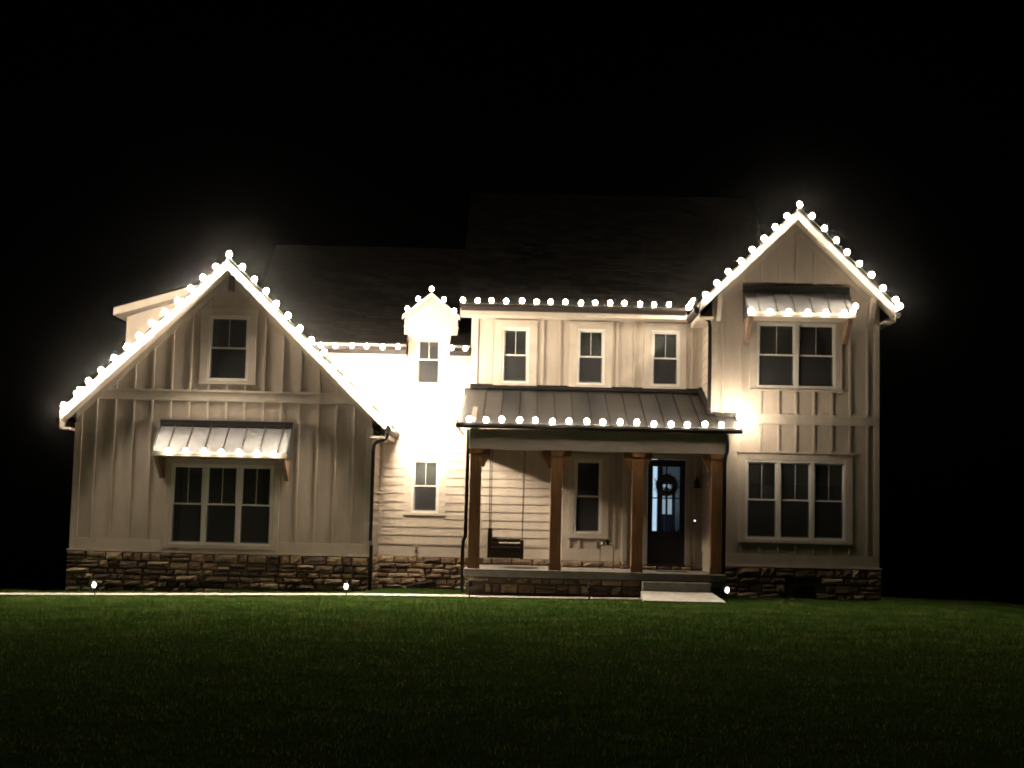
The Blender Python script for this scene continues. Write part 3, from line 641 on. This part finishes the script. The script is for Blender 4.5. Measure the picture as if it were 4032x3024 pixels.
# ceiling, beam, posts, slab
box('porch_ceiling', M_TRIM, H, PX0+.2, 3.86, YP+.25, 1.85, 3.545, 3.57)
pb = box('porch_beam', M_TRIM, H, PX0, PX1, YP, YP+.24, 3.305, 3.72, bevel=.004)
box('porch_beam', M_TRIM, H, PX0, PX0+.2, YP+.241, YM-.03, 3.305, 3.72, bevel=.004)
MB().prism([(PX0+.02, YP+.02, 3.721), (PX0+.02, 1.36, 3.721), (PX0+.02, 1.36, 4.70), (PX0+.02, YP+.02, 3.95)], (.1, 0, 0)).build('porch_gable_end', M_SIDE, H)
box('wall', M_SIDE, H, PX1-.2, PX1, YP+.241, YR-.09, 3.305, 3.72)
for i, (a, b) in enumerate([(-1.222, -.988), (.453, .688), (2.135, 2.362), (3.76, 3.998)]):
    post = box('porch_post', M_WOOD, H, a, b, YP+.0, YP+.23, .84, 3.304, bevel=.008)
    arms = []
    if i > 0: arms.append(-1)
    if i < 3: arms.append(1)
    for s in arms:
        e = b if s > 0 else a
        pts = [(e+s*.001, 3.304), (e+s*.19, 3.304), (e+s*.19, 3.22), (e+s*.15, 3.12), (e+s*.09, 3.03), (e+s*.06, 2.93), (e+s*.001, 2.93)]
        MB().prism([(p, YP+.05, q) for p, q in pts], (0, .13, 0)).build('corbel', M_WOOD, post, bevel=.005)
    MB().box(a-.012, b+.012, YP-.012, YP-.001, .842, .97).build('trim_band', M_WOOD, post); MB().box(a-.012, b+.012, YP-.012, YP-.001, 3.20, 3.302).build('trim_band', M_WOOD, post)
slab = box('porch_floor', M_CONCD, H, -1.29, 4.055, -1.545, 1.80, .69, .84, bevel=.01)
box('foundation', M_MORT, H, -1.24, 4.02, -1.38, 1.80, .1, .689)

# standing-seam roof
ez, tz = 3.83, 4.80; ey = -1.40
def pr_z(y): return ez+(tz-ez)*(y-ey)/(YU-ey)
PRX0, PRX1 = -1.52, 4.36
proof = MB().prism([(PRX0, ey, ez-.06), (PRX0, ey, ez-.006), (PRX0, YU-.001, tz-.006), (PRX0, YU-.001, tz-.09)], (3.868-PRX0, 0, 0)).prism([(3.8685, ey, ez-.06), (3.8685, ey, ez-.006), (3.8685, YR-.03, pr_z(YR-.03)-.006), (3.8685, YR-.03, pr_z(YR-.03)-.09)], (PRX1-3.8685, 0, 0)).build('porch_roof', M_TRIM, H)
sx = PRX0; seams = [PRX0+.012]
k = 0
edges = [PRX0]+[-.99+.378*i for i in range(14)]+[PRX1]
for a, b in zip(edges, edges[1:]):
    yt = YU-.001 if b <= 3.868 else YR-.03
    if a < 3.868 < b:
        for (c, d, yy) in ((a, 3.865, YU-.001), (3.8685, b, YR-.03)):
            MB().prism([(c+.002, ey-.02, ez-.004), (c+.002, ey-.02, ez+.004), (c+.002, yy, pr_z(yy)+.004), (c+.002, yy, pr_z(yy)-.004)], (d-c-.004, 0, 0)).build('metal_panel', M_STANDM, proof)
    else: MB().prism([(a+.002, ey-.02, ez-.004), (a+.002, ey-.02, ez+.004), (a+.002, yt, pr_z(yt)+.004), (a+.002, yt, pr_z(yt)-.004)], (b-a-.004, 0, 0)).build('metal_panel', M_STANDM, proof)
for sx in [PRX0+.015]+edges[1:-1]+[PRX1-.015]:
    yt = YU-.03 if sx < 3.85 else YR-.05
    MB().prism([(sx-.009, ey-.02, ez+.005), (sx-.009, ey-.02, ez+.045), (sx-.009, yt, pr_z(yt)+.045), (sx-.009, yt, pr_z(yt)+.005)], (.018, 0, 0)).build('seam', M_FLASH, proof)
MB().prism([(U0+.0, YU-.0265, tz-.0), (U0, YU-.10, tz-.01), (U0, YU-.10, tz+.035), (U0, YU-.0265, tz+.10)], (U1-.03-U0, 0, 0)).build('wall_flashing', M_FLASH, proof)
MB().prism([(3.845, YR-.03, pr_z(YR-.03)+.006), (3.845, YR-.03, pr_z(YR-.03)+.14), (3.845, YU-.03, tz+.13), (3.845, YU-.03, tz)], (-.08, 0, 0)).build('wall_flashing', M_FLASH, proof)
box('wall_flashing', M_FLASH, proof, 3.80, 4.37, YR-.12, YR-.027, pr_z(YR)-.03, pr_z(YR)+.03)
box('fascia', M_TRIM, H, PRX0+.01, PRX1-.01, ey+.001, YP-.001, ez-.10, ez-.061)
box('fascia', M_TRIM, H, PRX0+.01, PRX0+.04, YP, 1.36, ez-.10, ez-.061)
MB().prism([(PRX0-.01, ey, ez-.105), (PRX0-.01, ey-.035, ez-.105), (PRX0-.01, ey-.07, ez-.055), (PRX0-.01, ey-.07, ez-.012), (PRX0-.01, ey, ez-.012)], (PRX1-PRX0+.02, 0, 0)).build('gutter', M_BRONZE, H)

# downspouts
def spout(path): return MB().rtube(path, .075, .06).build('downspout', M_FLASH, H, bevel=.008)
spout([(-3.03, -.30, 3.80), (-3.04, -.28, 3.62), (-3.07, -.24, 3.54), (-3.15, -.16, 3.49), (-3.28, -.07, 3.46), (-3.34, -.065, 3.41), (-3.36, -.065, 3.30), (-3.36, -.065, 1.34), (-3.335, -.13, 1.24), (-3.335, -.13, .30)])
spout([(3.46, -.60, 6.62), (3.47, -.55, 6.42), (3.50, -.50, 6.34), (3.60, -.45, 6.29), (3.74, -.44, 6.23), (3.79, -.44, 6.17), (3.80, -.44, 6.05), (3.80, -.44, 4.32)])
spout([(4.06, YP-.05, 3.72), (4.075, YP-.04, 3.45), (4.07, YP-.04, 3.35), (4.04, YP-.04, 3.25), (4.025, YP-.04, 3.12), (4.02, YP-.04, .35)])
spout([(-1.275, YP+.12, 3.70), (-1.285, YP+.12, 1.50), (-1.325, YP+.12, 1.40), (-1.335, YP+.12, 1.2), (-1.325, YP+.12, .35)])
# crawl-space vent and hose tap
vent = box('foundation_vent', M_BLACK, H, 5.60, 6.03, YR-.09, YR-.01, .46, .64, bevel=.004)
for k in range(5): box('louvre', M_BLKMETAL, vent, 5.62, 6.01, YR-.10, YR-.0905, .48+.032*k, .495+.032*k)
tap = box('hose_tap', M_TRIM, H, -2.57, -2.47, YM-.055, YM-.031, 1.13, 1.24)
MB().tube([(-2.51, YM-.055, 1.15), (-2.51, YM-.14, 1.14), (-2.51, YM-.17, 1.06)], .014).tube([(-2.55, YM-.13, 1.19), (-2.47, YM-.13, 1.19)], .008).tube([(-2.51, YM-.13, 1.14), (-2.51, YM-.13, 1.19)], .007).build('spigot', M_WOODD, tap)

# stone faces
sb = box('stone_base', M_MORT, H, L0-.02, L1+.02, YL-.03, YL-.002, .02, .984)
stones(sb, L0-.05, L1+.03, YL-.03, lambda x: gz1(x), .984)
sb2 = box('stone_base', M_MORT, H, L1+.03, PX0, YM-.04, YM-.002, .1, .984)
stones(sb2, L1+.03, PX0+.02, YM-.04, lambda x: gz1(x, 1.6), .984)
sb3 = box('stone_base', M_MORT, H, R0, R1+.02, YR-.03, YR-.002, .1, .984)
stones(sb3, 4.06, R1+.05, YR-.03, lambda x: gz1(x), .984, holes=[(5.58, 6.05, .45, .65)])
sb4 = box('stone_base', M_MORT, H, -1.24, 4.02, -1.42, -1.381, .1, .689)
stones(sb4, -1.26, 2.33, -1.385, lambda x: gz1(x, -1.5)-.02, .688, course=(.12, .2)); stones(sb4, 3.72, 4.05, -1.385, lambda x: gz1(x, -1.5), .688)
sb5 = box('stone_base', M_MORT, H, PX0, .76, YM-.04, YM-.002, .842, .984)
stones(sb5, PX0+.25, .76, YM-.04, lambda x: .845, .984, course=(.13, .14))
sb6 = box('stone_base', M_MORT, H, .76, 2.10, YU-.04, YU-.002, .842, .984)
stones(sb6, .77, 2.08, YU-.04, lambda x: .845, .984, course=(.13, .14))
sb7 = box('stone_base', M_MORT, H, 2.07, 3.86, YD-.05, YD-.002, .842, .93)
stones(sb7, 2.05, 3.86, YD-.03, lambda x: .845, .93, course=(.09, .1))
sb8 = box('stone_base', M_MORT, H, L1+.001, L1+.03, YL, YM-.04, .1, .984)
stones(sb8, YL-.02, YM-.05, L1+.03, lambda x: .2, .984, side='y+', course=(.14, .2))
n_st = 0
stone_jobs.sort(key=lambda j: -(j[1][1]-j[1][0])*(j[1][3]-j[1][2]))
rest = MB()
for (par, c, y, side) in stone_jobs:
    mb = make_stone(par, c, y, side)
    if n_st < 298: mb.build('stone', M_STONE, par)
    else:
        b = len(rest.v); rest.v += mb.v; rest.f += [tuple(b+i for i in f) for f in mb.f]
    n_st += 1
if rest.v: o = rest.build('small_stones', M_STONE, H); o['kind'] = 'stuff'
print('stones', n_st)

# ------------------------------------------------------------------ steps and landing
st = thing('porch_step', 'poured concrete step and pale landing pad in front of the black front door', 'step', (3.0, -1.6, .35))
box('tread', M_CONCD, st, 2.34, 3.71, -1.87, -1.47, .35, .672, bevel=.008)
lp = MB(); lp.v = [(2.30, -2.72, .2), (3.90, -2.72, .2), (3.73, -1.87, .2), (2.30, -1.87, .2), (2.30, -2.72, .345), (3.90, -2.72, .345), (3.73, -1.87, .49), (2.30, -1.87, .49)]; lp.f = [(0, 3, 2, 1), (4, 5, 6, 7), (0, 1, 5, 4), (1, 2, 6, 5), (2, 3, 7, 6), (3, 0, 4, 7)]; lp.build('landing_pad', M_CONC, st)

# ------------------------------------------------------------------ strings of bulbs
BULBS = {}
def bulb_mesh(p):
    if p not in BULBS:
        bm = bmesh.new(); bmesh.ops.create_icosphere(bm, subdivisions=2, radius=BULB_R)
        for v in bm.verts: v.co.z *= 1.15
        me = bpy.data.meshes.new('bulb'); bm.to_mesh(me); bm.free(); me.materials.append(emit('lit_bulb', (1.0, .83, .62), p))
        me.polygons.foreach_set('use_smooth', [True]*len(me.polygons)); BULBS[p] = me
    return BULBS[p]
sk_ = MB().tube([(0, 0, -.075), (0, 0, -.042)], [.016, .018], 8)
ME_SOCK = bpy.data.meshes.new('socket'); ME_SOCK.from_pydata(sk_.v, [], sk_.f); ME_SOCK.materials.append(M_CORD)
def string(label, pts, power=P_RAKE):
    t = thing('light_string', label, 'string lights', pts[0], 'strings of warm white bulbs clipped along the roof edges')
    cord = MB().tube([Vector(p)+Vector((0, 0, -.075)) for p in pts], .007, 5).build('cord', M_CORD, t)
    for p in pts:
        o = bpy.data.objects.new('bulb', bulb_mesh(round(power*random.choice((.82, 1.0, 1.0, 1.16)), 1))); S.collection.objects.link(o); o.parent = t; WP[o.name] = Vector(p); o.location = Vector(p)-wpos(t)
        s = bpy.data.objects.new('socket', ME_SOCK); S.collection.objects.link(s); s.parent = o; s.location = (0, 0, 0)
    return t
def lerp(a, b, n, jit=.014): return [tuple(Vector(a).lerp(Vector(b), i/(n-1))+Vector((random.uniform(-jit, jit), 0, random.uniform(-jit, jit)))) for i in range(n)]
string('string of warm bulbs outlining the wide left gable above the triple window', lerp((-9.99, -.457, 4.075), (-6.86, -.457, 7.15), 13)+[(-6.57, -.457, 7.415)]+lerp((-6.27, -.457, 7.15), (-3.16, -.457, 4.02), 13))
string('short string of bulbs along the side gutter at the right foot of the left gable', lerp((-2.93, -.20, 3.90), (-2.93, 1.05, 3.90), 5), P_SIDE)
string('row of six warm bulbs on the low gutter between left gable and small dormer', lerp((-4.77, 1.27, 5.69), (-3.02, 1.27, 5.69), 6), P_DORMER*1.6)
string('five warm bulbs outlining the small dormer peak', [(-2.86, 1.53, 6.60), (-2.62, 1.53, 6.83), (dc, 1.53, 7.065), (-2.03, 1.53, 6.83), (-1.79, 1.53, 6.57)], P_DORMER)
string('pair of bulbs on the gutter stub just right of the small dormer', [(-1.81, 1.27, 5.69), (-1.50, 1.27, 5.69)], P_DORMER)
string('long row of warm bulbs on the upper gutter above the three small windows', lerp((-1.57, .78, 6.715), (3.04, .78, 6.715), 15), P_ROW)
string('string of warm bulbs outlining the tall right gable', lerp((3.64, -.845, 6.70), (5.37, -.845, 8.42), 8)+[(5.63, -.845, 8.68)]+lerp((5.90, -.845, 8.42), (7.66, -.845, 6.69), 8), P_RAKE2)
string('short foreshortened string where the right gable eave meets the main roof', lerp((3.44, -.35, 6.62), (3.44, .55, 6.62), 4), P_ROW)
string('bulbs trailing back along the far right eave of the tall gable', lerp((7.86, -.42, 6.60), (7.86, .7, 6.60), 4), P_RAKE2)
string('row of warm bulbs along the porch gutter above the timber posts', lerp((-1.27, -1.492, 3.90), (4.28, -1.492, 3.90), 17), P_PORCH)
string('bulbs climbing the left end of the metal porch roof', [(-1.54, y, pr_z(y)+.08) for y in (-1.25, -.95, -.65, -.3, .05, .4, .75, 1.05)], P_CLIMB)
string('bulbs climbing the right end of the metal porch roof beside the right wing', [(4.40, y, pr_z(y)+.08) for y in (-1.22, -.98, -.76)], P_CLIMB2)
string('seven warm bulbs along the front of the lower metal awning on the left gable', lerp((-7.60, -.845, 3.128), (-5.37, -.845, 3.128), 7), P_AWN)
string('seven warm bulbs along the front of the upper metal awning on the right gable', lerp((4.56, -1.245, 6.315), (6.50, -1.245, 6.315), 6)+[(6.69, -1.20, 6.36), (6.79, -.98, 6.5)], P_AWN)

# ------------------------------------------------------------------ stake lamps in the lawn edge
def stake(x, y, z, lit, label):
    gz_ = float(ground_z(x, y)); t = thing('stake_lamp', label, 'garden lamp', (x, y, gz_), 'small solar stake lamps along the walk')
    MB().tube([(x, y, gz_-.05), (x, y, z-.05)], .010).build('stake', M_BLKMETAL, t)
    MB().tube([(x, y+.0, z-.06), (x, y, z-.045), (x, y, z+.045), (x, y, z+.06)], [.025, .045, .058, .02], 14).build('lamp_head', M_BLKMETAL, t, smooth=False)
    m = M_STAKEL if lit else M_SCREEN
    MB().tube([(x, y-.046, z-.036), (x, y-.075, z-.028), (x, y-.088, z), (x, y-.075, z+.028), (x, y-.046, z+.036)], [.004, .034, .044, .034, .004], 14).build('lens', m, t, smooth=True)
    MB().tube([(x, y-.07, z+.055), (x, y+.07, z+.085)], .02).build('solar_cap', M_BLKMETAL, t)
stake(-8.55, -2.4, .375, True, 'lit stake lamp in front of the left end of the stone base')
stake(-3.56, -2.4, .465, True, 'lit stake lamp beside the black downspout at the corner of the left wing')
stake(-1.125, -2.4, .57, False, 'unlit stake lamp in front of the left corner of the porch')
stake(1.24, -2.4, .54, False, 'unlit hooked stake lamp below the middle of the porch')
stake(3.95, -2.4, .575, True, 'lit stake lamp right of the concrete landing pad')

# ------------------------------------------------------------------ porch swing
sw = thing('porch_swing', 'dark wooden porch swing hanging on ropes at the left end of the porch', 'swing', (-.46, 0, 1.2))
ya, yb = -.62, .62
for yy in (ya, yb-.06):
    ef = MB()
    ef.box(-.84, -.77, yy, yy+.06, 1.05, 1.67)         # tall back upright
    ef.box(-.15, -.08, yy, yy+.06, 1.03, 1.42)         # front upright
    ef.box(-.77, -.15, yy, yy+.06, 1.39, 1.445)        # arm
    ef.box(-.77, -.15, yy, yy+.06, 1.05, 1.19)         # lower rail
    ef.build('end_frame', M_WOODD, sw, bevel=.006)
for k in range(2): box('end_slat', M_WOODD, sw, -.769, -.151, ya+.012, ya+.036, 1.205+.083*k, 1.275+.083*k)
for k in range(5): box('seat_slat', M_WOODD, sw, -.75+.125*k, -.645+.125*k, ya+.061, yb-.061, 1.19, 1.215)
for k in range(4): box('back_slat', M_WOODD, sw, -.835, -.81, ya+.061, yb-.061, 1.24+.11*k, 1.33+.11*k)
MB().box(-.80, -.62, -.35, .1, 1.23, 1.47).build('cushion', M_BLIND, sw, bevel=.05)
for (x, yy, xt) in ((-.805, ya+.03, -.83), (-.805, yb-.03, -.815), (-.115, ya+.03, -.115), (-.115, yb-.03, -.08)):
    MB().tube([(x, yy, 1.06), (x, yy, 1.5), (xt, yy, 3.54)], .009 if xt > -.5 else .012, 6).build('rope', M_WOODD, sw)

# ------------------------------------------------------------------ wreath, wall lamp, doorbell, wire stand, window well, mat
wr_c = Vector((3.057, YD-.02, 2.70))
wreath = thing('wreath', 'round dark evergreen wreath hung on the glass of the front door', 'wreath', wr_c)
m = MB()
for k in range(2200):
    a = random.uniform(0, 2*math.pi); rr = .18+random.gauss(0, .04); yy = wr_c.y-abs(random.gauss(0, .028))
    c = Vector((wr_c.x+math.cos(a)*rr, yy, wr_c.z+math.sin(a)*rr))
    d = Vector((random.gauss(0, 1), random.gauss(0, .5), random.gauss(0, 1))).normalized()*random.uniform(.03, .06)
    s = d.cross(Vector((0, 1, .2))).normalized()*.006
    m.poly([c-s, c+s, c+d])
m.build('foliage', mat('evergreen_needles', (.018, .028, .014), .7), wreath)
tb = MB(); ring = []
for k in range(33): a = 2*math.pi*k/32; ring.append((wr_c.x+math.cos(a)*.185, wr_c.y-.01, wr_c.z+math.sin(a)*.185))
tb.tube(ring, .055, 8, False).build('twig_ring', M_WOODD, wreath)
MB().box(3.042, 3.072, YD-.002, YD+.006, 2.86, 3.27).build('ribbon', M_BLACK, wreath)
MB().prism([(3.057, YD-.07, 2.54), (3.00, YD-.07, 2.62), (3.03, YD-.07, 2.66), (3.057, YD-.07, 2.60), (3.085, YD-.07, 2.66), (3.115, YD-.07, 2.62)], (0, .02, 0)).build('bow', mat('dark_red_ribbon', (.06, .012, .010), .6), wreath)

wlm = thing('wall_lamp', 'black bell-shaped gooseneck lamp, unlit, on the wall right of the front door', 'wall lamp', (3.71, YD-.1, 2.75))
MB().tube([(3.71, YD-.16, 2.655), (3.71, YD-.16, 2.69), (3.71, YD-.16, 2.76), (3.71, YD-.16, 2.83), (3.71, YD-.16, 2.86)], [.095, .07, .05, .045, .02], 16).build('lamp_shade', M_BLKMETAL, wlm)
MB().tube([(3.71, YD-.03, 2.78), (3.71, YD-.06, 2.88), (3.71, YD-.12, 2.90), (3.71, YD-.16, 2.86)], .012).build('arm', M_BLKMETAL, wlm)
MB().tube([(3.71, YD-.035, 2.78), (3.71, YD-.022, 2.78)], .05, 14).build('wall_plate', M_BLKMETAL, wlm)
db = thing('doorbell', 'small doorbell with glowing violet ring beside the front door', 'doorbell', (3.69, YD-.02, 1.93))
box('housing', M_BLACK, db, 3.665, 3.715, YD-.04, YD-.0205, 1.87, 1.99, bevel=.006)
MB().tube([(3.69, YD-.046, 1.935), (3.69, YD-.0405, 1.935)], .022, 14).build('button', M_BELL, db)

ws = thing('wire_plant_stand', 'thin wire plant stand with arched top by the tall porch window', 'plant stand', (1.73, .6, .84))
for x in (1.59, 1.88):
    for yy in (.46, .74): MB().tube([(x, yy, .84), (x, yy, 1.33), (x+(.03 if x < 1.7 else -.03), yy, 1.365)], .006, 6).build('leg', M_BLKMETAL, ws)
for yy in (.46, .74): MB().tube([(1.62, yy, 1.365), (1.85, yy, 1.365)], .006, 6).build('rail', M_BLKMETAL, ws)
MB().box(1.60, 1.87, .47, .73, 1.353, 1.359).build('shelf', M_BLKMETAL, ws)
pp = thing('potted_plant', 'small dark leafy plant in a pot on the wire stand', 'plant', (1.75, .6, 1.36))
MB().tube([(1.75, .6, 1.361), (1.75, .6, 1.43)], [.035, .045], 12).build('pot', M_BLACK, pp)
m = MB()
for k in range(60):
    c = Vector((1.75, .6, 1.42)); d = Vector((random.gauss(0, .5), random.gauss(0, .5), random.uniform(.1, 1))).normalized()*random.uniform(.05, .10); s = Vector((-d.y, d.x, .1)).normalized()*.012
    m.poly([c, c+d*.6+s, c+d, c+d*.6-s])
m.build('leaves', mat('dark_leaf', (.02, .035, .015), .6), pp)
jr = thing('candle_jar', 'small pale candle jar on the wire stand left of the plant', 'jar', (1.645, .55, 1.36))
MB().tube([(1.645, .55, 1.361), (1.645, .55, 1.42)], .032, 14).build('glass_cup', M_VINYL, jr)
MB().tube([(1.645, .55, 1.4205), (1.645, .55, 1.435)], .026, 14).build('lid', M_BLKMETAL, jr)

cv = thing('window_well_cover', 'curved dark cover leaning at the foot of the middle stone wall', 'cover', (-2.37, 1.3, .25))
m = MB(); pts = []
n = 14
for k in range(n+1):
    t = k/n; x = -2.70+.66*t; y = 1.60-.35*math.sin(math.pi*t); pts.append((x, y, float(ground_z(x, 1.5))+.06+.10*t, .02+.05*math.sin(math.pi*t)))
for k in range(n):
    (xa, y_a, za, ha), (xb, y_b, zb, hb) = pts[k], pts[k+1]
    m.poly([(xa, y_a, za-.06), (xb, y_b, zb-.09), (xb, y_b, zb+hb*.4), (xa, y_a, za+ha*.4)]); m.poly([(xa, 1.75, za+ha*.4+.02), (xb, 1.75, zb+hb*.4+.02), (xb, y_b, zb+hb*.4), (xa, y_a, za+ha*.4)])
m.build('shell', M_BLACK, cv)
mt = MB().box(2.75, 3.4, -.35, .15, .841, .852).build('door_mat', mat('coir_mat', (.06, .04, .025), .95), None)
mt['label'] = 'dark door mat on the porch floor below the front door'; mt['category'] = 'mat'

# ------------------------------------------------------------------ thin scattering volume added to imitate lens bloom round the bulbs
m = bpy.data.materials.new('bloom_volume'); m.use_nodes = True; nt = m.node_tree; nt.nodes.clear()
mo = nt.nodes.new('ShaderNodeOutputMaterial'); pv = nt.nodes.new('ShaderNodeVolumePrincipled')
pv.inputs['Density'].default_value = .00010; pv.inputs['Anisotropy'].default_value = .992; pv.inputs['Color'].default_value = (.9, .9, .9, 1)
nt.links.new(pv.outputs[0], mo.inputs['Volume'])
hz = MB().box(-420, 420, -210, 620, -60, 13).build('bloom_haze', m); hz['kind'] = 'stuff'
